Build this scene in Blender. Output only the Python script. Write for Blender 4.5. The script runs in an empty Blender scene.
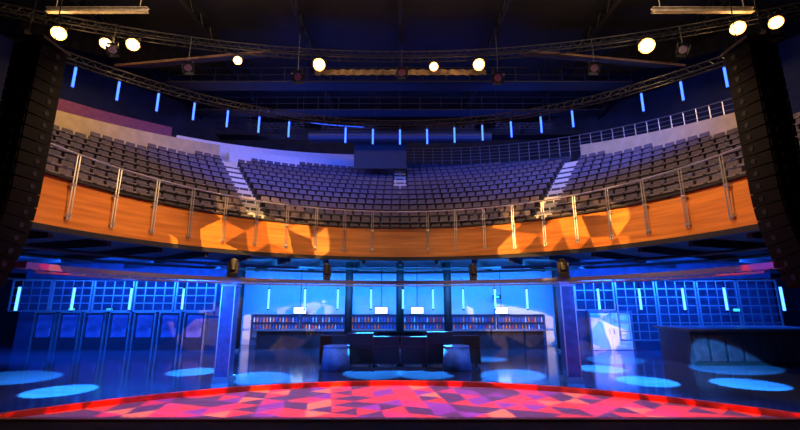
import bpy, bmesh, math, random
from mathutils import Vector, Matrix, Euler
random.seed(7)
S=bpy.context.scene
COL=S.collection
S.view_settings.view_transform='Standard'
R=math.radians
CY=10.3
# ------------------------------------------------------------------ materials
def mat(name,color,rough=.6,metal=0,emit=None,es=0,noise=0,nscale=5,bump=0,spec=None):
    m=bpy.data.materials.new(name); m.use_nodes=True
    nt=m.node_tree; b=nt.nodes['Principled BSDF']
    b.inputs['Base Color'].default_value=(*color,1)
    b.inputs['Roughness'].default_value=rough
    b.inputs['Metallic'].default_value=metal
    if spec is not None: b.inputs['Specular IOR Level'].default_value=spec
    if emit:
        b.inputs['Emission Color'].default_value=(*emit,1)
        b.inputs['Emission Strength'].default_value=es
    if noise or bump:
        tc=nt.nodes.new('ShaderNodeTexCoord'); n=nt.nodes.new('ShaderNodeTexNoise')
        n.inputs['Scale'].default_value=nscale; n.inputs['Detail'].default_value=4
        nt.links.new(tc.outputs['Object'],n.inputs['Vector'])
        if noise:
            r=nt.nodes.new('ShaderNodeValToRGB')
            r.color_ramp.elements[0].position=.3; r.color_ramp.elements[1].position=.7
            r.color_ramp.elements[0].color=(*[c*(1-noise) for c in color],1)
            r.color_ramp.elements[1].color=(*[min(1,c*(1+noise)) for c in color],1)
            nt.links.new(n.outputs['Fac'],r.inputs[0]); nt.links.new(r.outputs[0],b.inputs['Base Color'])
        if bump:
            bp=nt.nodes.new('ShaderNodeBump'); bp.inputs['Strength'].default_value=bump
            nt.links.new(n.outputs['Fac'],bp.inputs['Height']); nt.links.new(bp.outputs[0],b.inputs['Normal'])
    return m
def plank_mat(name,c1,c2,rough,zs,polar=False):
    m=bpy.data.materials.new(name); m.use_nodes=True
    nt=m.node_tree; b=nt.nodes['Principled BSDF']; L=nt.links
    tc=nt.nodes.new('ShaderNodeTexCoord'); mp=nt.nodes.new('ShaderNodeMapping')
    L.new(tc.outputs['Object'],mp.inputs[0]); mp.inputs['Scale'].default_value=zs
    n=nt.nodes.new('ShaderNodeTexNoise'); n.inputs['Scale'].default_value=1; n.inputs['Detail'].default_value=5
    L.new(mp.outputs[0],n.inputs['Vector'])
    r=nt.nodes.new('ShaderNodeValToRGB'); r.color_ramp.elements[0].position=.3; r.color_ramp.elements[1].position=.7
    r.color_ramp.elements[0].color=(*c1,1); r.color_ramp.elements[1].color=(*c2,1)
    L.new(n.outputs['Fac'],r.inputs[0]); L.new(r.outputs[0],b.inputs['Base Color'])
    b.inputs['Roughness'].default_value=rough
    return m
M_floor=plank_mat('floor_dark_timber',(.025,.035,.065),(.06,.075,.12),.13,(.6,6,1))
M_pit=plank_mat('pit_timber',(.38,.33,.33),(.48,.43,.43),.55,(.5,5,1))
M_orange=plank_mat('orange_timber',(.42,.125,.016),(.70,.25,.036),.42,(.4,.4,7))
M_riser=mat('pit_riser',(.7,.16,.02),.4,noise=.5,nscale=1.5)
M_black=mat('black_paint',(.012,.012,.015),.6,noise=.3)
M_stage=mat('stage_black',(.012,.01,.01),.7,noise=.3,spec=.1)
M_dark=mat('dark_wall',(.035,.04,.06),.7,noise=.3,nscale=1)
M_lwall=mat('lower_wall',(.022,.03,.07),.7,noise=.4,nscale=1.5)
M_ceil=mat('black_ceiling',(.008,.008,.011),.8,noise=.4,nscale=.7)
M_conc=mat('tier_concrete',(.05,.045,.05),.75,noise=.3)
M_beige=mat('beige_parapet',(.62,.46,.24),.6,noise=.12,nscale=2)
M_white=mat('white_plaster',(.8,.76,.76),.6,noise=.06)
M_purple=mat('purple_panel',(.22,.06,.13),.6,noise=.2)
M_steel=mat('brushed_steel',(.50,.48,.48),.42,.9)
M_steeld=mat('dull_steel',(.30,.31,.36),.4,.8)
M_steeld2=mat('dark_steel',(.03,.03,.035),.5,.6)
M_step=mat('cream_step',(.66,.58,.48),.6,noise=.05)
M_seat=mat('seat_fabric',(.115,.085,.108),.75,noise=.35,nscale=14)
M_seatf=mat('seat_frame',(.035,.03,.035),.45,noise=.2)
M_grille=mat('speaker_black',(.0045,.0045,.005),.6,noise=.3,nscale=20,spec=.10)
M_blue=mat('blue_led',(.05,.1,1),.5,emit=(.022,.10,1.0),es=4.5)
M_blue2=mat('blue_led_bright',(.05,.1,1),.5,emit=(.05,.20,1.0),es=5.5)
M_warm=mat('warm_lens',(1,.9,.7),.4,emit=(1,.82,.45),es=4)
M_halo=mat('amber_halo_glow',(1,.6,.2),.4,emit=(1,.42,.08),es=.8)  # lamp halo put in as an amber emissive colour
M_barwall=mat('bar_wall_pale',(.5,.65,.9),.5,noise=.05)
M_screen=mat('lit_screen',(.8,.9,1),.4,emit=(.65,.9,1),es=2.2)
M_green=mat('green_sign',(.1,.8,.3),.4,emit=(.1,1,.4),es=.5)
M_doorm=mat('pale_door_paint',(.75,.75,.8),.45,noise=.05)
M_counter=mat('dark_counter',(.025,.022,.032),.35,noise=.4,nscale=3)
M_lam=mat('lavender_rail',(.26,.26,.36),.4,.4)
M_drape=mat('black_drape',(.010,.008,.009),.95,noise=.4,nscale=3,spec=.05)
M_gold=mat('gold_fringe',(.14,.09,.035),.8,noise=.6,nscale=3)
M_bot=[mat('amber_glass_glow',(.3,.12,.05),.15,emit=(1,.25,.04),es=.28),mat('red_glass_glow',(.3,.04,.07),.15,emit=(1,.05,.1),es=.12),  # emission put into the bottle glass in place of bar lighting
       mat('clear_glass_glow',(.4,.5,.8),.1,emit=(.06,.25,1),es=.45),mat('blue_glass_glow',(.05,.10,.35),.1,emit=(.03,.1,1),es=.3)]
M_shelf=mat('bar_shelf_glow',(.02,.04,.12),.4,emit=(.03,.14,.9),es=.14,noise=.3)  # blue backlight put into the shelf material as emission
M_strip=mat('warm_strip',(1,.8,.4),.4,emit=(1,.72,.35),es=1.2)
M_drum=mat('blue_cover',(.10,.15,.28),.6,noise=.5,nscale=2)
M_glassd=mat('door_glass',(.12,.10,.20),.25,noise=.6,nscale=1.2)
M_dframe=mat('door_black',(.02,.02,.03),.4,noise=.2)
# ------------------------------------------------------------------ mesh builder
class MB:
    def __init__(s): s.v=[];s.f=[];s.m=[]
    def quad(s,a,b,c,d,m=0):
        i=len(s.v); s.v+=[a,b,c,d]; s.f.append((i,i+1,i+2,i+3)); s.m.append(m)
    def box(s,c,size,rot=None,m=0,taper=1.0):
        i=len(s.v); c=Vector(c); h=Vector(size)/2
        for z in(-1,1):
            for x,y in((-1,-1),(1,-1),(1,1),(-1,1)):
                k=taper if z>0 else 1
                p=Vector((x*h.x*k,y*h.y*k,z*h.z))
                if rot is not None: p=rot@p
                s.v.append(tuple(c+p))
        for f in((0,3,2,1),(4,5,6,7),(0,1,5,4),(1,2,6,5),(2,3,7,6),(3,0,4,7)):
            s.f.append(tuple(i+k for k in f)); s.m.append(m)
        return s
    def cyl(s,a,b,r,n=8,m=0,r2=None,cap=True):
        a=Vector(a);b=Vector(b);d=(b-a).normalized(); r2=r if r2 is None else r2
        u=d.orthogonal().normalized(); w=d.cross(u); i=len(s.v)
        for k in range(n):
            t=2*math.pi*k/n; o=u*math.cos(t)+w*math.sin(t)
            s.v.append(tuple(a+o*r)); s.v.append(tuple(b+o*r2))
        for k in range(n):
            j=(k+1)%n; s.f.append((i+2*k,i+2*j,i+2*j+1,i+2*k+1)); s.m.append(m)
        if cap:
            s.f.append(tuple(i+2*k for k in reversed(range(n)))); s.m.append(m)
            s.f.append(tuple(i+2*k+1 for k in range(n))); s.m.append(m)
        return s
    def path(s,pts,r,n=6,m=0):
        pts=[Vector(p) for p in pts]; i=len(s.v); N=len(pts)
        for k,p in enumerate(pts):
            d=(pts[min(k+1,N-1)]-pts[max(k-1,0)]).normalized()
            up=Vector((0,0,1))
            if abs(d.z)>.95: up=Vector((1,0,0))
            u=d.cross(up).normalized(); w=u.cross(d)
            for q in range(n):
                t=2*math.pi*q/n; s.v.append(tuple(p+(u*math.cos(t)+w*math.sin(t))*r))
        for k in range(N-1):
            for q in range(n):
                j=(q+1)%n
                s.f.append((i+k*n+q,i+k*n+j,i+(k+1)*n+j,i+(k+1)*n+q)); s.m.append(m)
        s.f.append(tuple(i+q for q in range(n))); s.m.append(m)
        s.f.append(tuple(i+(N-1)*n+q for q in reversed(range(n)))); s.m.append(m)
        return s
    def sweep(s,prof,a0,a1,n,cy=CY,m=0,closed=True):
        i=len(s.v); P=len(prof)
        for k in range(n+1):
            a=R(a0+(a1-a0)*k/n)
            for (r,z) in prof: s.v.append((r*math.sin(a),cy+r*math.cos(a),z))
        for k in range(n):
            for q in range(P if closed else P-1):
                j=(q+1)%P
                s.f.append((i+k*P+q,i+k*P+j,i+(k+1)*P+j,i+(k+1)*P+q)); s.m.append(m)
        if closed:
            s.f.append(tuple(i+q for q in reversed(range(P)))); s.m.append(m)
            s.f.append(tuple(i+n*P+q for q in range(P))); s.m.append(m)
        return s
    def mesh(s,name,mats,smooth=False):
        me=bpy.data.meshes.new(name); me.from_pydata(s.v,[],s.f)
        for m in (mats if isinstance(mats,(list,tuple)) else [mats]): me.materials.append(m)
        me.polygons.foreach_set('material_index',s.m)
        if smooth: me.polygons.foreach_set('use_smooth',[True]*len(s.f))
        me.update()
        bm=bmesh.new(); bm.from_mesh(me); bmesh.ops.recalc_face_normals(bm,faces=bm.faces); bm.to_mesh(me); bm.free()
        return me
def ob(name,me,loc=(0,0,0),rot=(0,0,0),label=None,cat=None,group=None,kind=None,parent=None):
    o=bpy.data.objects.new(name,me); o.location=loc
    if isinstance(rot,Matrix): o.rotation_euler=rot.to_euler()
    else: o.rotation_euler=rot
    if label:o['label']=label
    if cat:o['category']=cat
    if group:o['group']=group
    if kind:o['kind']=kind
    if parent is not None: o.parent=parent
    COL.objects.link(o); return o
def empty(name,loc=(0,0,0),rot=(0,0,0),**k):
    return ob(name,None,loc,rot,**k)
def P(r,deg,z,cy=CY):
    a=R(deg); return (r*math.sin(a),cy+r*math.cos(a),z)
# ------------------------------------------------------------------ camera
cd=bpy.data.cameras.new('camera'); cd.lens=18; cd.sensor_width=36; cd.clip_end=200
cam=bpy.data.objects.new('camera',cd); COL.objects.link(cam)
cam.location=(0,0,2.8); cam.rotation_euler=(R(102),0,0); S.camera=cam
w=bpy.data.worlds.new('world'); S.world=w; w.use_nodes=True
w.node_tree.nodes['Background'].inputs[0].default_value=(.1,.16,.5,1)
w.node_tree.nodes['Background'].inputs[1].default_value=.03
# ------------------------------------------------------------------ structure
def struct(name,mb,m,label,cat='room'):
    return ob(name,mb.mesh(name,m),label=label,cat=cat,kind='structure')
RC,RR=0.9,14.0   # pit circle
PD=-.12
fl=MB()
N=64
pts=[]
for k in range(N+1):
    a=R(-90+180*k/N); pts.append((RR*math.sin(a),RC+RR*math.cos(a)))
for k in range(N):
    (x0,y0),(x1,y1)=pts[k],pts[k+1]
    fl.quad((x0,y0,0),(x1,y1,0),(x1,42,0),(x0,42,0))
fl.quad((-30,RC,0),(-14,RC,0),(-14,42,0),(-30,42,0)); fl.quad((14,RC,0),(30,RC,0),(30,42,0),(14,42,0))
fl.quad((-30,-4,0),(-14,-4,0),(-14,RC,0),(-30,RC,0)); fl.quad((14,-4,0),(30,-4,0),(30,RC,0),(14,RC,0))
struct('floor',fl,M_floor,'dark polished timber auditorium floor lit in blue','floor')
pf=MB(); pf.quad((-14,-4,PD),(14,-4,PD),(14,RC+14,PD),(-14,RC+14,PD))
struct('floor',pf,M_pit,'sunken curved floor covered with red and magenta light pattern','floor')
rm=MB(); rm.sweep([(RR,PD),(RR,.03),(RR+.16,.03),(RR+.16,PD)],-90,90,96,cy=RC)
struct('trim_1',rm,M_riser,'curved timber riser edging the sunken floor','step edge')
st=MB(); st.box((0,1.2,.6),(30,9.3,1.2)); st.box((0,5.92,1.17),(30,.1,.1),m=1)
ob('stage_deck',st.mesh('stage_deck',[M_stage,M_riser]),label='black stage deck with a straight front edge',cat='stage',kind='structure')
wl=MB().box((0,42,10),(62,.3,21)); struct('wall_back',wl,M_dark,'dark rear wall of the auditorium','wall')
struct('wall_left',MB().box((-30.1,19,10),(.3,46,21)),M_dark,'dark side wall of the auditorium','wall')
struct('wall_right',MB().box((30.1,19,10),(.3,46,21)),M_dark,'dark side wall of the auditorium','wall')
struct('wall_front',MB().box((0,-4.1,10),(60,.3,21)),M_black,'black wall behind the stage','wall')
struct('ceiling',MB().box((0,19,20.2),(60,46,.3)),M_ceil,'black painted technical ceiling','ceiling')
# ------------------------------------------------------------------ balcony
NR=14; PIT=.92; RISE=.60; R0=11.6; Z0=6.1
def rb(d): return 24.7-5.6*(abs(d)/65)**1.3
def zr(r): return Z0+RISE*(r-R0)/PIT
PH=86
tier=MB()
tier.sweep([(10.95,Z0-.4),(10.95,Z0),(R0,Z0),(R0,Z0-.4)],-PH,PH,73)
for i in range(NR):
    ri=R0+PIT*i; z=Z0+RISE*i
    lim=0
    for d in range(0,PH+1):
        if ri+PIT<rb(d)+.3: lim=d
    if lim>3:
        tier.sweep([(ri,z-RISE-.1),(ri,z),(ri+PIT+.02,z),(ri+PIT+.02,z-.2)],-lim,lim,lim)
struct('floor',tier,M_conc,'stepped concrete seating tier of the balcony','balcony floor')
sf=MB(); sf.sweep([(10.85,4.95),(10.85,5.1),(26,5.1),(26,4.95)],-90,90,60)
struct('ceiling',sf,M_dark,'dark soffit beneath the balcony','ceiling')
pn=MB(); pn.sweep([(10.72,5.02),(10.86,6.55),(11.0,6.55),(10.9,5.0)],-PH,PH,110)
ob('trim_2',pn.mesh('trim_2',M_orange,False),label='curved orange timber balcony front',cat='balcony front',kind='structure')
cp=MB(); cp.sweep([(10.7,6.55),(10.7,6.62),(11.1,6.62),(11.1,6.55)],-PH,PH,96); cp.sweep([(10.6,4.82),(10.6,5.0),(10.95,5.0),(10.95,4.82)],-PH,PH,96)
ob('trim_3',cp.mesh('trim_3',M_black),label='black capping and base rail of the balcony front',cat='balcony trim',kind='structure')
def strip(mb,d0,d1,off,th,zb,zt,n,m=0):
    prev=None
    for k in range(n+1):
        d=d0+(d1-d0)*k/n; r=rb(d)+off; z=zr(rb(d))
        cur=[P(r,d,z+zb),P(r,d,z+zt),P(r+th,d,z+zt),P(r+th,d,z+zb)]
        if prev:
            for q in range(4):
                j=(q+1)%4; mb.quad(prev[q],prev[j],cur[j],cur[q],m)
        prev=cur
for (nm,d0,d1,zb,zt,m,lb) in (('wall_parapet_a',-69,-37,-1.5,1.25,M_beige,'beige parapet wall behind the top seat row'),
        ('wall_parapet_b',-35,-2,-1.5,.95,M_white,'white parapet wall behind the top seat row'),
        ('wall_parapet_c',2,35,-1.5,.5,M_dark,'dark parapet wall behind the top seat row'),
        ('wall_parapet_d',37,69,-1.5,1.25,M_beige,'beige parapet wall behind the top seat row')):
    mb=MB(); strip(mb,d0,d1,.35,.2,zb,zt,24); struct(nm,mb,m,lb,'wall')
mb=MB(); strip(mb,-66,-45,1.6,.2,.2,2.4,16); struct('wall_panel',mb,M_purple,'purple wall panel above the beige parapet','wall')
mb=MB(); strip(mb,-44,-8,1.6,.2,.3,1.9,16); struct('wall_panel',mb,M_white,'pale wall panel washed with blue light','wall')
mb=MB()
for k in range(72):
    d0=-86+k*172/72; d1=d0+172/72
    a=rb(d0)+.4; b=rb(d1)+.4
    mb.quad(P(a,d0,zr(a)-.4),P(b,d1,zr(b)-.4),P(30,d1,zr(b)-.4),P(30,d0,zr(a)-.4))
struct('floor',mb,M_black,'upper concourse floor behind the seats','floor')
mb=MB(); mb.sweep([(29.5,4.5),(29.5,20),(29.7,20),(29.7,4.5)],-70,70,48); struct('wall_upper',mb,M_dark,'curved dark wall behind the upper concourse','wall')
for d,i0,i1,nm in ((-35.5,1,12,'left'),(35.5,1,12,'right'),(0,8,14,'mid')):
    mb=MB()
    for i in range(i0,i1):
        for h in (0,1):
            r=R0+PIT*i+h*PIT/2-(PIT/2); z=Z0+RISE*i+ (h-1)*RISE/2
            a=math.degrees(.5/r)
            mb.sweep([(r,z-.3),(r,z+.04),(r+PIT/2+.02,z+.04),(r+PIT/2+.02,z-.3)],d-a,d+a,3)
    struct('floor',mb,M_step,'pale aisle steps between the seat blocks','aisle stairs')
# ------------------------------------------------------------------ seats
def seat_mesh():
    mb=MB()
    mb.box((0,.22,.66),(.50,.07,.54),Matrix.Rotation(R(-10),3,'X'),0,.90)
    mb.box((0,.27,.62),(.44,.03,.60),Matrix.Rotation(R(-10),3,'X'),1,.9)
    mb.box((0,.04,.50),(.46,.10,.42),Matrix.Rotation(R(62),3,'X'),0,.92)
    for x in(-.26,.26):
        mb.box((x,.0,.58),(.045,.36,.05),None,1)
        mb.box((x,.1,.3),(.035,.10,.56),None,1)
    mb.box((0,.12,.03),(.4,.2,.06),None,1)
    return mb
smb=seat_mesh(); sme=smb.mesh('theatre_seat',[M_seat,M_seatf])
pl=[]
for i in range(NR):
    rs=R0+PIT*i+.52; z=Z0+RISE*i; lim=0
    for d in range(0,PH+1):
        if rs+.35<rb(d)+.2: lim=d
    step=math.degrees(.575/rs)
    d=step/2
    while d<lim-1:
        ok=True
        if abs(d-35.5)<math.degrees(.8/rs): ok=False
        if i>=8 and d<math.degrees(.8/rs): ok=False
        if ok:
            for sg in(-1,1): pl.append((rs,sg*d,z,i))
        d+=step
pl.sort(key=lambda p:(Vector(P(*p[:3]))-Vector((0,0,2.8))).length+(100 if abs(p[1])>74 else 0))
big=MB()
for k,(r,d,z,i) in enumerate(pl):
    if k<300:
        o=bpy.data.objects.new('theatre_seat',sme); o.location=P(r,d,z+.005); o.rotation_euler=(0,0,-R(d))
        o['label']='dark plum folding theatre seat in a curved balcony row'; o['category']='seat'; o['group']='theatre seats on the balcony tier'
        COL.objects.link(o)
    else:
        m4=Matrix.Translation(P(r,d,z+.005))@Matrix.Rotation(-R(d),4,'Z'); i0=len(big.v)
        big.v+=[tuple(m4@Vector(v)) for v in smb.v]; big.f+=[tuple(q+i0 for q in f) for f in smb.f]; big.m+=smb.m
ob('theatre_seats',big.mesh('theatre_seats',[M_seat,M_seatf]),label='dense upper rows of dark plum theatre seats',cat='seats',kind='stuff',group='theatre seats on the balcony tier')
# ------------------------------------------------------------------ balcony railing
rail=empty('balcony_railing',P(10.6,0,5.1),label='curved steel railing with slim posts on orange balcony front',cat='railing')
def prt(name,mb,m,parent,label=None,smooth=False):
    me=mb.mesh(name,m,smooth); o=ob(name,me,label=label,parent=parent)
    o.matrix_parent_inverse=Matrix.Translation(-Vector(parent.location))
    return o
prt('handrail',MB().path([P(10.62,-PH+k*2*PH/96,7.42) for k in range(97)],.035),M_steel,rail)
for z in (6.85,7.12): prt('cable',MB().path([P(10.62,-PH+k*2*PH/96,z) for k in range(97)],.012,4),M_steeld,rail)
for k in range(-10,11):
    if k==0: continue
    d=k*7.9; mb=MB()
    for s in(-1,1):
        dd=d+s*.25
        mb.cyl(P(10.62,dd,5.25),P(10.62,dd,7.42),.022,6)
    for z in(5.4,6.4): mb.box(P(10.68,d,z),(.14,.16,.09),Matrix.Rotation(-R(d),3,'Z'))
    prt('post',mb,M_steel,rail)
ur=empty('gallery_railing',P(24,20,zr(24)),label='steel railing with thin bars along the upper gallery',cat='railing')
def upath(off,h,d0,d1,n): return [P(rb(d0+(d1-d0)*k/n)+off,d0+(d1-d0)*k/n,zr(rb(d0+(d1-d0)*k/n))+h) for k in range(n+1)]
for h in (.9,1.2,1.5,1.8,2.1): prt('rail',MB().path(upath(.5,h,-3,69,50),.04 if h>2 else .025,5),M_steel,ur)
for k in range(37):
    d=-3+k*2; r=rb(d)+.5; prt('post',MB().cyl(P(r,d,zr(rb(d))+.3),P(r,d,zr(rb(d))+2.1),.035,5),M_steel,ur)
# ------------------------------------------------------------------ lower ring beam & columns
ring=empty('ring_beam',(0,17.8,3.5),label='curved lavender steel ring beam above the dance floor',cat='beam')
prt('beam',MB().sweep([(8.2,3.48),(8.2,3.62),(8.42,3.62),(8.42,3.48)],-95,95,80,cy=9.5),M_lam,ring)
prt('pipe',MB().path([P(8.0,-95+k*190/80,3.40,9.5) for k in range(81)],.03,5),M_steeld,ring)
mb=MB()
for k in range(0,58):
    d=-94+k*3.3; mb.cyl(P(8.0,d,3.40,9.5),P(8.3,d,3.5,9.5),.015,4)
prt('bracket',mb,M_steeld,ring)
M_col=mat('column_cladding',(.04,.07,.17),.3,.2,noise=.3)
for x in(-6.2,6.05):
    y=14.95
    c=empty('column',(x,y,0),label='square dark steel-clad column on the dance floor',cat='column')
    prt('shaft',MB().box((x,y,1.7),(.46,.46,3.26)),M_col,c)
    prt('base',MB().box((x,y,.09),(.62,.62,.18),None,0,.92),M_steeld,c)
    prt('capital',MB().box((x,y,3.34),(.56,.56,.10)).box((x,y,3.42),(.66,.66,.08)),M_lam,c)
    for sx in(-.235,.235): prt('corner_trim',MB().box((x+sx,y-.235,1.75),(.035,.035,3.1)),M_steel,c)
def moving_head(loc,up=True,tilt=30,yaw=0,label='black moving head stage light',sc=1):
    s=1 if up else -1
    e=empty('moving_head_light',loc,(0,0,yaw),label=label,cat='stage light',group='moving head lights')
    def c(nm,mb,m):
        ob(nm,mb.mesh(nm,m),parent=e)
    c('base',MB().box((0,0,.07*s),(.34*sc,.30*sc,.14),None,0,.9),M_black)
    mb=MB()
    for x in(-.17,.17): mb.box((x*sc,0,.34*s),(.05,.14,.42))
    mb.box((0,0,.16*s),(.38*sc,.16,.06)); c('yoke',mb,M_black)
    rt=Matrix.Rotation(R(tilt),3,'X'); d=rt@Vector((0,0,-1 if not up else 1)); o=Vector((0,0,.42*s))
    mb=MB().cyl(o-d*.2,o+d*.22,.12,12,0,.15); c('head',mb,M_black)
    mb=MB().cyl(o+d*.215,o+d*.235,.13,12); c('lens',mb,M_steeld)
for x in(-6.2,6.05): moving_head((x,14.95,3.63),True,-20,label='black moving head light standing on a column top')
for d in(-22,22): moving_head(P(8.31,d,3.63,9.5),True,-15,label='black moving head light standing on the ring beam',sc=.8)
# ------------------------------------------------------------------ led tubes
def tube_me(name,L,m,hook):
    mb=MB(); mb.cyl((0,0,-L/2),(0,0,L/2),.05,10,0)
    mb.cyl((0,0,L/2),(0,0,L/2+.06),.055,10,1); mb.cyl((0,0,-L/2-.06),(0,0,-L/2),.055,10,1); mb.cyl((0,0,L/2+.05),(0,0,L/2+hook),.012,4,1)
    return mb.mesh(name,[m,M_black])
tU=tube_me('led_tube',.95,M_blue,.258); tL=tube_me('led_tube',.95,M_blue2,.298)
UC,UR=3.7,18.8
for k in range(-10,11):
    if k in(7,-3): continue
    ob('led_tube',tU,P(UR,k*4.95,12.35,UC),label='glowing blue vertical light tube hung from curved pipe',cat='light tube',group='blue tubes on the upper ring')
up=empty('lighting_ring_truss',P(UR,0,13.1,UC),label='curved dark pipe truss carrying blue light tubes',cat='truss')
for rr,z in((UR,13.12),(UR+.4,13.12),(UR+.2,13.5)): prt('chord',MB().path([P(rr,-54+k*108/60,z,UC) for k in range(61)],.035,6),M_steeld2,up)
mb=MB()
for k in range(80):
    d=-54+k*1.35; d2=d+.675; d3=d+1.35
    mb.cyl(P(UR,d,13.12,UC),P(UR+.2,d2,13.5,UC),.015,4); mb.cyl(P(UR+.2,d2,13.5,UC),P(UR,d3,13.12,UC),.015,4)
    mb.cyl(P(UR,d,13.12,UC),P(UR+.4,d2,13.12,UC),.015,4); mb.cyl(P(UR+.4,d2,13.12,UC),P(UR,d3,13.12,UC),.015,4)
prt('lattice',mb,M_steeld2,up)
LX=[-15.7,-14.05,-12.1,-10.1,-8.15,-6.4,-4.7,-3.1,-1.45,.15,1.65,3.15,4.7,6.2,7.9,9.35,11,12.6,14,15.7]
ly=lambda x:-14.5+math.sqrt(1225-x*x)
for x in LX: ob('led_tube',tL,(x,ly(x),2.85),label='glowing blue vertical light tube under the balcony',cat='light tube',group='blue tubes under the balcony')
ob('lighting_pipe',MB().path([(x/2,ly(x/2),3.66) for x in range(-36,37)],.035).mesh('lighting_pipe',M_steeld),label='long dark pipe carrying blue light tubes',cat='pipe')
# ------------------------------------------------------------------ under-balcony back area
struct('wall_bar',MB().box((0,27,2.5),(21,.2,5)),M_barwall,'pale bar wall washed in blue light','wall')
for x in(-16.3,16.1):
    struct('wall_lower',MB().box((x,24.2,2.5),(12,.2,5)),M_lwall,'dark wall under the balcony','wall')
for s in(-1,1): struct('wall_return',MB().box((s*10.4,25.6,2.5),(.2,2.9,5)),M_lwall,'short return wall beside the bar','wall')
for k in range(6):
    x=-8+k*3.15; e=empty('bar_shelf_unit',(x,26.6,0),label='blue-lit back bar shelf unit holding bottles',cat='shelf',group='back bar shelf units')
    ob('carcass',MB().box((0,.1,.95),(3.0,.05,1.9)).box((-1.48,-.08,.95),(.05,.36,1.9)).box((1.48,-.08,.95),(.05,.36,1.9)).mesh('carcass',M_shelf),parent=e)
    for z in(.45,.95,1.4,1.88): ob('shelf',MB().box((0,-.08,z),(2.95,.34,.03)).mesh('shelf',M_counter),parent=e)
bm_=[]
for m in M_bot:
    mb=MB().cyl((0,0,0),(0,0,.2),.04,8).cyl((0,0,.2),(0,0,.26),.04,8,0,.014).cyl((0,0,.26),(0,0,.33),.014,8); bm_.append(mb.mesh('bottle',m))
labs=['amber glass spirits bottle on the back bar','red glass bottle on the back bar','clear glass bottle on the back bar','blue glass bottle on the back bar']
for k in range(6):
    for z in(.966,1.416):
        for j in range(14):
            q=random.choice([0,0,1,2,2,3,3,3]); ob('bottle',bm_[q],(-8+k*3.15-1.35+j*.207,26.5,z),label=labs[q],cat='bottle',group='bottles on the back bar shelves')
e=empty('bar_counter',(0,24.9,0),label='long dark bar counter with blue reflections',cat='bar counter')
ob('front_panel',MB().box((0,0,.5),(17,.5,1.0)).mesh('front_panel',M_counter),parent=e)
ob('worktop',MB().box((0,-.05,1.04),(17.3,.8,.08)).mesh('worktop',M_steeld),parent=e)
mb=MB()
for k in range(18): mb.box((-8.3+k*.976,-.27,.5),(.05,.04,.94))
ob('batten',mb.mesh('batten',M_black),parent=e)
for x in(-6.4,-1.2,1.1,6.5):
    e=empty('wall_screen',(x,26.3,2.15),label='small bright white screen above the bar',cat='screen',group='screens above the bar')
    ob('frame',MB().box((0,.03,.0),(.86,.06,.46)).cyl((0,.05,.2),(0,.05,2.8),.02,5).mesh('frame',M_black),parent=e)
    ob('display',MB().box((0,-.01,.0),(.78,.02,.38)).mesh('display',M_screen),parent=e)
for x in(-2.95,0,2.75,-9.3,9.1):
    e=empty('round_column',(x,23.6,0),label='slim black column in front of the bar',cat='column',group='slim columns by the bar')
    ob('shaft',MB().cyl((0,0,0),(0,0,4.95),.22,14).mesh('shaft',M_black,True),parent=e)
    ob('base',MB().cyl((0,0,0),(0,0,.12),.3,14).mesh('base',M_steeld),parent=e)
def mesh_panel(x,y,w,z0,z1,yaw=0,label='steel lattice screen panel lit blue'):
    e=empty('steel_lattice_panel',(x,y,z0),(0,0,yaw),label=label,cat='lattice screen',group='steel lattice panels')
    h=z1-z0; mb=MB()
    for s in(-1,1): mb.box((s*w/2,0,h/2),(.08,.06,h))
    for z in(0,h): mb.box((0,0,z),(w,.06,.08))
    ob('frame',mb.mesh('frame',M_steel),parent=e)
    mb=MB(); n=int(w/.55)
    for k in range(1,n): mb.box((-w/2+k*w/n,0,h/2),(.045,.03,h))
    n=max(2,int(h/.42))
    for k in range(1,n): mb.box((0,0,k*h/n),(w,.03,.05))
    ob('bars',mb.mesh('bars',M_steel),parent=e)
for k in range(5): mesh_panel(-21+k*2.35,23.2,2.2,2.2,3.9)
for k in range(5): mesh_panel(11.35+k*2.35-.2,23.4,2.2,2.25 if k==0 else .6,3.9)
e=empty('door_1',(12.2,24.0,0),label='pale grey steel double door with frame',cat='door',kind='structure')
mb=MB()
for s in(-1,1): mb.box((s*1.22,0,1.05),(.1,.2,2.1))
mb.box((0,0,2.14),(2.54,.2,.1)); ob('door_frame',mb.mesh('door_frame',M_steeld),parent=e)
for s in(-1,1):
    l=ob('door_leaf',MB().box((s*.58,-.03,1.04),(1.14,.06,2.06)).box((s*.58,-.07,.15),(1.0,.02,.2)).mesh('door_leaf',M_doorm),parent=e)
    ob('handle',MB().cyl((s*.12,-.12,.9),(s*.12,-.12,1.2),.02,6).cyl((s*.12,-.12,.92),(s*.12,-.05,.92),.015,5).cyl((s*.12,-.12,1.18),(s*.12,-.05,1.18),.015,5).mesh('handle',M_steel),parent=l)
for k in range(7):
    x=-20.6+k*1.45
    e=empty('door_%d'%(k+2),(x,24.0,0),label='dark glazed door with pale steel frame',cat='door',kind='structure',)
    ob('door_frame',MB().box((-.60,0,1.05),(.08,.16,2.1)).box((.60,0,1.05),(.08,.16,2.1)).box((0,0,2.1),(1.28,.16,.08)).mesh('door_frame',M_steel),parent=e)
    l=ob('door_leaf',MB().box((0,0,.35),(1.1,.06,.7)).box((-.5,0,1.35),(.1,.06,1.4)).box((.5,0,1.35),(.1,.06,1.4)).box((0,0,2.0),(1.1,.06,.1)).mesh('door_leaf',M_dframe),parent=e)
    ob('glass',MB().box((0,.0,1.33),(.9,.02,1.26)).mesh('glass',M_glassd),parent=l)
    ob('handle',MB().cyl((.42,-.09,.8),(.42,-.09,1.2),.02,6).mesh('handle',M_steel),parent=l)
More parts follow.
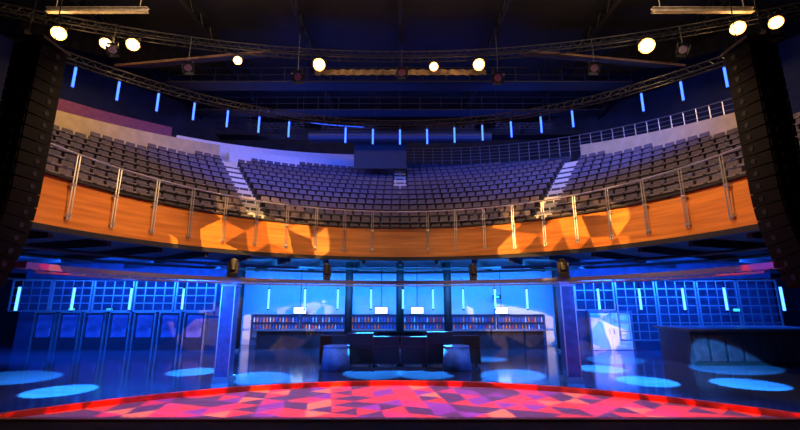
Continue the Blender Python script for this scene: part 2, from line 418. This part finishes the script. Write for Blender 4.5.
ob('light_strip',MB().box((-10.0,23.9,1.1),(.10,.1,2.0)).box((-10.0,23.97,1.1),(.3,.04,2.1),m=1).mesh('light_strip',[M_strip,M_steeld2]),label='warm white vertical light strip beside the bar',cat='light strip')
for x,y,z in((-19.1,23.9,2.2),(-16.9,23.9,2.2),(6.2,26.2,2.95),(19,23.2,2.2)):
    e=ob('exit_sign',MB().box((0,0,0),(.34,.05,.15)).mesh('exit_sign',M_green),(x,y,z+.05),label='small glowing green exit sign',cat='sign',group='green signs')
    ob('sign_housing',MB().box((0,.045,0),(.5,.05,.24)).mesh('sign_housing',M_black),parent=e)
e=empty('raised_bar',(15.9,18.6,0),label='tall dark panelled bar with overhanging top',cat='bar counter')
ob('body',MB().box((0,1.0,.72),(6.0,2.2,1.44)).mesh('body',M_counter),parent=e)
ob('worktop',MB().box((0,.95,1.5),(6.4,2.6,.10)).mesh('worktop',mat('bar_top',(.12,.07,.08),.3,noise=.3)),parent=e)
mb=MB()
for k in range(8): mb.box((-2.6+k*.745,-.12,.72),(.6,.04,1.1))
ob('panel',mb.mesh('panel',mat('bar_panel',(.05,.03,.045),.4,noise=.3)),parent=e)
ob('kickboard',MB().box((0,-.13,.07),(6.0,.05,.14)).mesh('kickboard',M_black),parent=e)
e=empty('mixing_desk',(0,19.4,0),label='black front-of-house mixing desk behind low barrier',cat='mixing desk')
ob('table',MB().box((0,0,.82),(2.6,1.0,.06)).box((-1.2,0,.4),(.08,.9,.8)).box((1.2,0,.4),(.08,.9,.8)).mesh('table',M_black),parent=e)
ob('console',MB().box((0,-.05,.96),(2.1,.75,.16),Matrix.Rotation(R(6),3,'X')).box((0,-.38,1.14),(2.1,.1,.4),Matrix.Rotation(R(-12),3,'X')).mesh('console',M_grille),parent=e)
mb=MB()
for k in range(24): mb.box((-.95+k*.083,.08,1.06),(.03,.06,.03))
ob('fader',mb.mesh('fader',M_steeld),parent=e)
M_edge=mat('case_edge',(.06,.06,.075),.4,.7)
for k,x in enumerate((-2.9,-1.75,-.6,.6,1.75,2.9)):
    hh=(1.15,1.25,1.1,1.1,1.3,1.15)[k]
    e=empty('flight_case',(x,18.4,0),label='black flight case with steel edges and castors',cat='flight case',group='black flight cases')
    ob('body',MB().box((0,0,.12+hh/2),(1.1,.6,hh)).mesh('body',M_black),parent=e)
    mb=MB()
    for sx in(-.55,.55):
        for sy in(-.3,.3): mb.box((sx,sy,.12+hh/2),(.04,.04,hh))
    for z in(.13,.75*hh,.12+hh):
        for sy in(-.3,.3): mb.box((0,sy,z),(1.12,.035,.035))
        for sx in(-.55,.55): mb.box((sx,0,z),(.035,.62,.035))
    ob('edge_trim',mb.mesh('edge_trim',M_edge),parent=e)
    for sx in(-.42,.42):
        for sy in(-.2,.2): ob('castor',MB().cyl((sx-.03,sy,.055),(sx+.03,sy,.055),.055,10).box((sx,sy,.1),(.08,.08,.05)).mesh('castor',M_steeld),parent=e)
for x in(-2.65,2.35):
    e=empty('draped_table',(x,17.45,0),label='round low table under a blue-lit fitted cover',cat='table',group='covered tables')
    ob('cover',MB().cyl((0,0,.02),(0,0,.9),.60,28,0,.52).mesh('cover',M_drum,True),parent=e)
    ob('table_top',MB().cyl((0,0,.9),(0,0,.94),.54,28).mesh('table_top',M_drum),parent=e)
for d in range(-80,81,10):
    ob('soffit_beam',MB().box((0,0,0),(.16,12.5,.3)).mesh('soffit_beam',M_black),P(17.2,d,4.80),(0,0,-R(d)),label='dark radial beam beneath the balcony',cat='beam',group='radial beams beneath the balcony')
for rr in(12.5,15.2): ob('service_pipe',MB().path([P(rr,-85+k*170/60,4.5) for k in range(61)],.07,8).mesh('service_pipe',M_steeld2),label='curved grey service pipe beneath the balcony',cat='pipe',group='service pipes')
# ------------------------------------------------------------------ line arrays
def line_array(x,y):
    e=empty('line_array_speaker',(x,y,9.9),label='hanging curved black line array of loudspeaker cabinets',cat='loudspeaker',group='line array loudspeakers')
    cm=MB(); w2=.48
    for (yb,wb) in((-.35,.38),(.35,w2)):
        for zz in(-.165,.165): cm.v+=[(-wb,yb,zz*(.9 if yb<0 else 1)),(wb,yb,zz*(.9 if yb<0 else 1))]
    cm.f+=[(0,1,3,2),(4,6,7,5),(0,4,5,1),(2,3,7,6),(0,2,6,4),(1,5,7,3)]; cm.m+=[0]*6
    cm.box((-.31,-.36,0),(.06,.04,.2),m=0).box((.31,-.36,0),(.06,.04,.2),m=0).box((0,-.36,0),(.24,.03,.16),m=0)
    cm.cyl((-.43,.1,0),(-.46,.1,0),.07,8,1).cyl((.43,.1,0),(.46,.1,0),.07,8,1)
    cme=cm.mesh('cabinet',[M_grille,M_steeld2])
    pos=Vector((0,0,-.3))
    for k in range(19):
        ang=max(0,(k-11))*3.0
        rot=Matrix.Rotation(R(-ang),3,'X')
        pos=pos+rot@Vector((0,0,-.17)); 
        ob('cabinet',cme,tuple(pos),rot,parent=e)
        pos=pos+rot@Vector((0,0,-.17))
    ob('rigging_frame',MB().box((0,0,-.2),(1.0,.9,.08)).box((0,0,-.12),(.1,1.1,.12)).mesh('rigging_frame',M_steeld2),parent=e)
    mb=MB()
    for s in(-.4,.4): mb.cyl((0,s,-.1),(0,s*.2,10.1),.015,5)
    ob('chain',mb.mesh('chain',M_steeld2),parent=e)
line_array(-10.0,9.9); line_array(9.75,9.9)
# ------------------------------------------------------------------ ceiling truss with lamps
TC,TR=-29.0,49.6
tz=16.4
tr=empty('curved_lighting_truss',(0,20.6,tz),label='shallow curved black box truss carrying lamps',cat='truss')
for rr,z in((TR,tz),(TR+.4,tz),(TR,tz+.4),(TR+.4,tz+.4)): prt('chord',MB().path([P(rr,-24+k*48/40,z,TC) for k in range(41)],.035,6),M_steeld2,tr)
mb=MB()
for k in range(80):
    d=-24+k*.6; d2=d+.3; d3=d+.6
    mb.cyl(P(TR,d,tz,TC),P(TR,d2,tz+.4,TC),.014,4); mb.cyl(P(TR,d2,tz+.4,TC),P(TR,d3,tz,TC),.014,4)
    mb.cyl(P(TR,d,tz,TC),P(TR+.4,d2,tz,TC),.014,4); mb.cyl(P(TR+.4,d,tz,TC),P(TR+.4,d2,tz+.4,TC),.014,4)
prt('lattice',mb,M_steeld2,tr)
def par(x,y,z,on=True,tgt=(0,2,2),big=.17,power=350):
    e=empty('par_lamp',(x,y,z),label='round stage lamp glowing warm white on truss' if on else 'unlit black stage lamp with barn doors on truss',cat='stage light',group='lamps on the ceiling truss')
    d=(Vector(tgt)-Vector((x,y,z))).normalized()
    ob('can',MB().cyl(-d*.35,d*.18,big*.7,12,0,big).mesh('can',M_black,False),parent=e)
    if on:
        ob('halo_disc',MB().cyl(d*.181,d*.195,big*.96,20).mesh('halo_disc',M_halo),parent=e)  # amber disc added around the lens to imitate the lamp's glow halo
        ob('lens',MB().cyl(d*.196,d*.215,big*.74,20).mesh('lens',M_warm),parent=e)
    else: ob('lens',MB().cyl(d*.181,d*.2,big*.92,14).mesh('lens',M_steeld),parent=e)
    u=Vector((1,0,0))
    mb=MB()
    for s in(-1,1): mb.cyl(u*s*(big+.05),u*s*(big+.05)+Vector((0,0,.35)),.015,5)
    mb.cyl(u*-(big+.05)+Vector((0,0,.35)),u*(big+.05)+Vector((0,0,.35)),.015,5); mb.cyl((0,0,.35),(0,0,16.36-z),.02,5)
    ob('yoke',mb.mesh('yoke',M_black),parent=e)
    if not on:
        mb=MB(); f=d*.2; s=d.cross(Vector((1,0,0))).normalized()
        for q in(-1,1):
            a=f+s*q*big; mb.quad(tuple(a-u*.2),tuple(a+u*.2),tuple(a+u*.26+d*.25+s*q*.12),tuple(a-u*.26+d*.25+s*q*.12))
            a=f+u*q*big; mb.quad(tuple(a-s*.18),tuple(a+s*.18),tuple(a+s*.24+d*.25+u*q*.12),tuple(a-s*.24+d*.25+u*q*.12))
        ob('barn_doors',mb.mesh('barn_doors',M_steeld2),parent=e)
    else:
        l=bpy.data.lights.new('lamp_glow','POINT'); l.energy=power; l.color=(1,.55,.2); l.shadow_soft_size=.2
        lo=bpy.data.objects.new('lamp_glow',l); lo.location=Vector((x,y,z))+d*.6; COL.objects.link(lo)
lamps=[(-17,17.6,1.1),(-15.25,18.4,.8),(-13.9,18.5,1),(-9,19.9,.6),(-4.56,20.3,1.2),(1.93,20.5,.7),(4.45,20.3,1.1),(12.9,18.6,1.4),(16.5,17.2,1.1),(18,16.8,.9)]
for x,y,k in lamps: par(x,y,15.8,True,big=.12+.19*k,power=(190 if x<-8 else 120)*k)
for x,y,z in((.1,19.8,15.0),(-5.2,18.4,13.9),(5.0,18.5,13.9),(10.2,18.9,14.7),(14.2,17.9,15.1),(-14.2,17.6,14.9),(-11,18.7,14.6)): par(x,y,z,False,big=.2)
def drape(pts,z0,z1,label,m=M_drape,name='black_masking_drape'):
    mb=MB(); segs=[]
    for (a,b) in zip(pts[:-1],pts[1:]):
        n=max(2,int((Vector(b)-Vector(a)).length/.12))
        for k in range(n):
            t=k/n; p=Vector(a).lerp(Vector(b),t); q=.05*math.sin(k*1.3); segs.append((p.x,p.y+q))
    for (p,q) in zip(segs[:-1],segs[1:]): mb.quad((p[0],p[1],z0),(q[0],q[1],z0),(q[0],q[1],z1),(p[0],p[1],z1))
    ob(name,mb.mesh(name,m),label=label,cat='drape')
drape([(-5,21.3),(5.2,21.3)],15.75,16.1,'narrow gold-brown ruffled border hanging from truss',M_gold,'ruffled_border')
for s in(-1,1): drape([(s*11.5,27.5),(s*22.5,20.6)],18.0,20,'large black masking drape below the ceiling')
for x in(-18,-12,-6,0,6,12,18):
    mb=MB()
    for zz in(18.9,19.7): mb.box((x,22,zz),(.2,34,.12))
    for k in range(28):
        y=6+k*1.2; mb.cyl((x,y,18.9),(x,y+.6,19.7),.04,4); mb.cyl((x,y+.6,19.7),(x,y+1.2,18.9),.04,4)
    ob('roof_truss',mb.mesh('roof_truss',M_steeld2),label='black lattice roof truss spanning the ceiling',cat='roof truss',group='roof trusses')
for y,z in((24,16.6),(27.5,16.4),(31,16)): 
    mb=MB().box((0,y,z),(30,1.1,.08)).box((0,y-.5,z+1.0),(30,.05,.05)).box((0,y-.5,z+.5),(30,.04,.04))
    for k in range(21): mb.box((-15+k*1.5,y-.5,z+.5),(.04,.04,1.0))
    ob('catwalk',mb.mesh('catwalk',M_steeld2),label='narrow dark steel catwalk below the roof',cat='catwalk',group='catwalks')
for k,(x,y) in enumerate(((-8.5,25.4),(-3.5,25.8),(3.2,25.8),(8.5,25.4))):
    mb=MB()
    for zz in(14.2,14.6):
        for yy in(0,.4): mb.cyl((x-2,y+yy,zz),(x+2,y+yy,zz),.03,5)
    for j in range(10): mb.cyl((x-2+j*.4,y,14.2),(x-1.8+j*.4,y,14.6),.015,4); mb.cyl((x-1.8+j*.4,y,14.6),(x-1.6+j*.4,y,14.2),.015,4)
    for sx in(-1.8,1.8): mb.cyl((x+sx,y+.2,14.6),(x+sx,y+.2,20),.015,4)
    ob('hanging_truss',mb.mesh('hanging_truss',M_steeld2),label='short straight truss hung beneath the roof',cat='truss',group='hanging trusses')
ob('air_duct',MB().cyl((-7,29,15.2),(7,29,15.2),.5,16).mesh('air_duct',M_steeld2,False),label='large round dark ventilation duct below the roof',cat='duct')
ob('projection_screen',MB().box((-1.6,30.5,14.2),(4.2,.1,2.2)).box((-1.6,30.46,15.3),(4.4,.12,.1)).box((-1.6,30.46,13.1),(4.4,.12,.1)).mesh('projection_screen',M_black),label='dark rectangular control room window above the seats',cat='window panel')
M_bp=mat('brown_panel',(.12,.06,.022),.7,noise=.6,nscale=.8)
M_cream=mat('cream_beam',(.30,.24,.15),.6,noise=.4)
for s in(-1,1):
    ob('acoustic_panel',MB().box((s*12.5,22.6,17.6),(9,3.0,.12),Matrix.Rotation(R(s*6),3,'Y')@Matrix.Rotation(R(30),3,'X')).mesh('acoustic_panel',M_bp),label='brown acoustic reflecting panel lit warm near ceiling',cat='acoustic panel',group='acoustic panels')
    ob('ceiling_batten',MB().box((s*14.4,16.6,16.2),(4.8,.2,.04)).box((s*14.4,16.6,16.3),(4.8,.05,.2)).box((s*14.4,16.6,16.4),(4.8,.2,.04)).cyl((s*12.4,16.6,16.4),(s*12.4,16.6,20),.02,4).cyl((s*16.4,16.6,16.4),(s*16.4,16.6,20),.02,4).mesh('ceiling_batten',M_cream),label='cream flanged beam catching warm lamp light',cat='beam',group='cream ceiling beams')
# ------------------------------------------------------------------ lights
def look(o,t):
    o.rotation_euler=(Vector(t)-o.location).to_track_quat('-Z','Y').to_euler()
def area(loc,tgt,sx,sy,e,c,spread=None):
    l=bpy.data.lights.new('area_light','AREA'); l.shape='RECTANGLE'; l.size=sx; l.size_y=sy; l.energy=e; l.color=c
    if spread: l.spread=R(spread)
    o=bpy.data.objects.new('area_light',l); o.location=loc; COL.objects.link(o); look(o,tgt); return o
def spot(loc,tgt,e,c,ang,blend=.15,size=.05):
    l=bpy.data.lights.new('spot_light','SPOT'); l.energy=e; l.color=c; l.spot_size=R(ang); l.spot_blend=blend; l.shadow_soft_size=size
    o=bpy.data.objects.new('spot_light',l); o.location=loc; COL.objects.link(o); look(o,tgt); return o
def gobo(lo,layers,mask=None,h=1,vmin=None):
    l=lo.data; l.use_nodes=True; nt=l.node_tree; L=nt.links; em=nt.nodes['Emission']
    tc=nt.nodes.new('ShaderNodeTexCoord'); sp=nt.nodes.new('ShaderNodeSeparateXYZ'); L.new(tc.outputs['Normal'],sp.inputs[0])
    def mt(op,a,b=None):
        n=nt.nodes.new('ShaderNodeMath'); n.operation=op
        for k,v in enumerate((a,b)):
            if v is None: continue
            if isinstance(v,(int,float)): n.inputs[k].default_value=v
            else: L.new(v,n.inputs[k])
        return n.outputs[0]
    u=mt('MULTIPLY',mt('DIVIDE',sp.outputs[0],sp.outputs[2]),-h); v=mt('MULTIPLY',mt('DIVIDE',sp.outputs[1],sp.outputs[2]),-h)
    acc=None
    for (rot,sc,stops) in layers:
        c,s=math.cos(rot),math.sin(rot)
        uu=mt('ADD',mt('MULTIPLY',u,c*sc),mt('MULTIPLY',v,-s*sc)); vv=mt('ADD',mt('MULTIPLY',u,s*sc),mt('MULTIPLY',v,c*sc))
        uu=mt('ADD',uu,137.3); vv=mt('ADD',vv,91.7)
        a=mt('SUBTRACT',uu,mt('MULTIPLY',vv,.577)); b=mt('MULTIPLY',vv,1.155)
        t=mt('GREATER_THAN',mt('ADD',mt('FRACT',a),mt('FRACT',b)),1.0)
        cb=nt.nodes.new('ShaderNodeCombineXYZ'); L.new(mt('FLOOR',a),cb.inputs[0]); L.new(mt('FLOOR',b),cb.inputs[1]); L.new(t,cb.inputs[2])
        wn=nt.nodes.new('ShaderNodeTexWhiteNoise'); L.new(cb.outputs[0],wn.inputs['Vector'])
        r=nt.nodes.new('ShaderNodeValToRGB'); r.color_ramp.interpolation='CONSTANT'
        r.color_ramp.elements[0].position=0; r.color_ramp.elements[0].color=(*stops[0][1],1)
        r.color_ramp.elements[1].position=stops[1][0]; r.color_ramp.elements[1].color=(*stops[1][1],1)
        for (p_,c_) in stops[2:]:
            e_=r.color_ramp.elements.new(p_); e_.color=(*c_,1)
        L.new(wn.outputs['Value'],r.inputs[0])
        if acc is None: acc=r.outputs[0]
        else:
            n=nt.nodes.new('ShaderNodeVectorMath'); n.operation='ADD'; L.new(acc,n.inputs[0]); L.new(r.outputs[0],n.inputs[1]); acc=n.outputs[0]
    L.new(acc,em.inputs['Color'])
    if mask:
        cy,rad=mask
        dy=mt('SUBTRACT',v,cy); rr=mt('ADD',mt('MULTIPLY',u,u),mt('MULTIPLY',dy,dy))
        st=mt('LESS_THAN',rr,rad*rad)
        if vmin is not None: st=mt('MULTIPLY',st,mt('GREATER_THAN',v,vmin))
        L.new(st,em.inputs['Strength'])
lp=spot((0,10,13.8),(0,10,0),29000,(1,1,1),100,.05,.0)
lp.rotation_euler=(0,0,0)
gobo(lp,[(.35,1.3,[(0,(.09,.0,.075)),(.34,(1.0,.012,.012)),(.60,(.85,.006,.10)),(.78,(1.0,.15,.07)),(.90,(.26,.006,.34))])],mask=(RC-10,RR+.14),h=13.92,vmin=-3.9)
for s in(-1,1):
    spot((s*3,4,11.0),(s*7.6,17.6,5.6),3000,(1,.60,.26),56,.9,.05)
    spot((s*3,9,11.5),(s*10.3,13.0,5.8),3200,(1,.58,.26),50,.7,.1)
    spot((s*1,2,10.0),(s*4.4,20.2,5.8),2000,(1,.65,.3),32,.8,.1)
    o3=spot((s*2,3,10.0),(s*6.9,18.6,5.7),30000,(1,.78,.45),24,.1,.0)
    gobo(o3,[(.3,15,[(0,(0,0,0)),(.5,(1,.68,.33)),(.8,(.5,.3,.12))])])
area((0,14,17),(0,26,9),22,3,600,(1,.74,.70))
for s in(-1,1): area((s*10,13,17),(s*18,20,9),6,3,420,(1,.72,.5))
# blue under balcony
area((0,21.5,4.5),(0,27,2.8),18,1.0,1900,(.02,.28,1))
for s in(-1,1):
    area((s*15,20.3,4.4),(s*16,24,2.2),11,1,2400,(.008,.11,1))
area((0,19.5,4.6),(0,19.5,0),30,4,620,(.004,.11,1))
spot((12.2,20,4.4),(12.2,24,1.1),260,(.7,.75,1),26,.3)  # unseen white spot added to brighten the pale door
for s in (-1,1):
    spot((s*2.2,14.5,4.5),(s*2.5,17.5,.6),900,(.03,.28,1),20,.5)
spot((-9.0,11.2,3.2),(-6.2,14.9,1.8),3800,(.01,.14,1),44,.4)
spot((-3.2,12.5,4.4),(-6.2,14.9,1.8),3200,(.01,.17,1),44,.4)
spot((9.0,11.2,3.2),(6.05,14.9,1.8),1600,(.01,.13,1),44,.4)
spot((3.2,12.5,4.4),(6.05,14.9,1.8),1100,(.01,.16,1),44,.4)
# blue in upper void
area((0,27,13.6),(0,29,17),20,2,800,(.015,.08,1)); area((-6,22,13),(-8,32,14),10,1,1000,(.025,.11,1)); area((9,22,13.5),(12,30,13),10,1,900,(.02,.12,1))
for (x,y,e) in((-14.1,15.6,1),(-10.7,13.5,1.3),(-8.25,16.9,1),(-5.3,15.8,1),(-1.1,17.1,1),(1.1,17.1,1),(4.4,16.3,1),(8.3,17.6,1),(8.7,15,1.3),(11.8,14.5,1.3),(13.7,17.6,.8),(10.2,20.1,.6),(4.2,20.5,.5),(-16,13,.8)):
    d=math.degrees(math.atan2(x,y-CY)); p=P(10.5,d,4.7); spot(p,(x,y,0),25000*e,(.03,.36,1),24,.15)
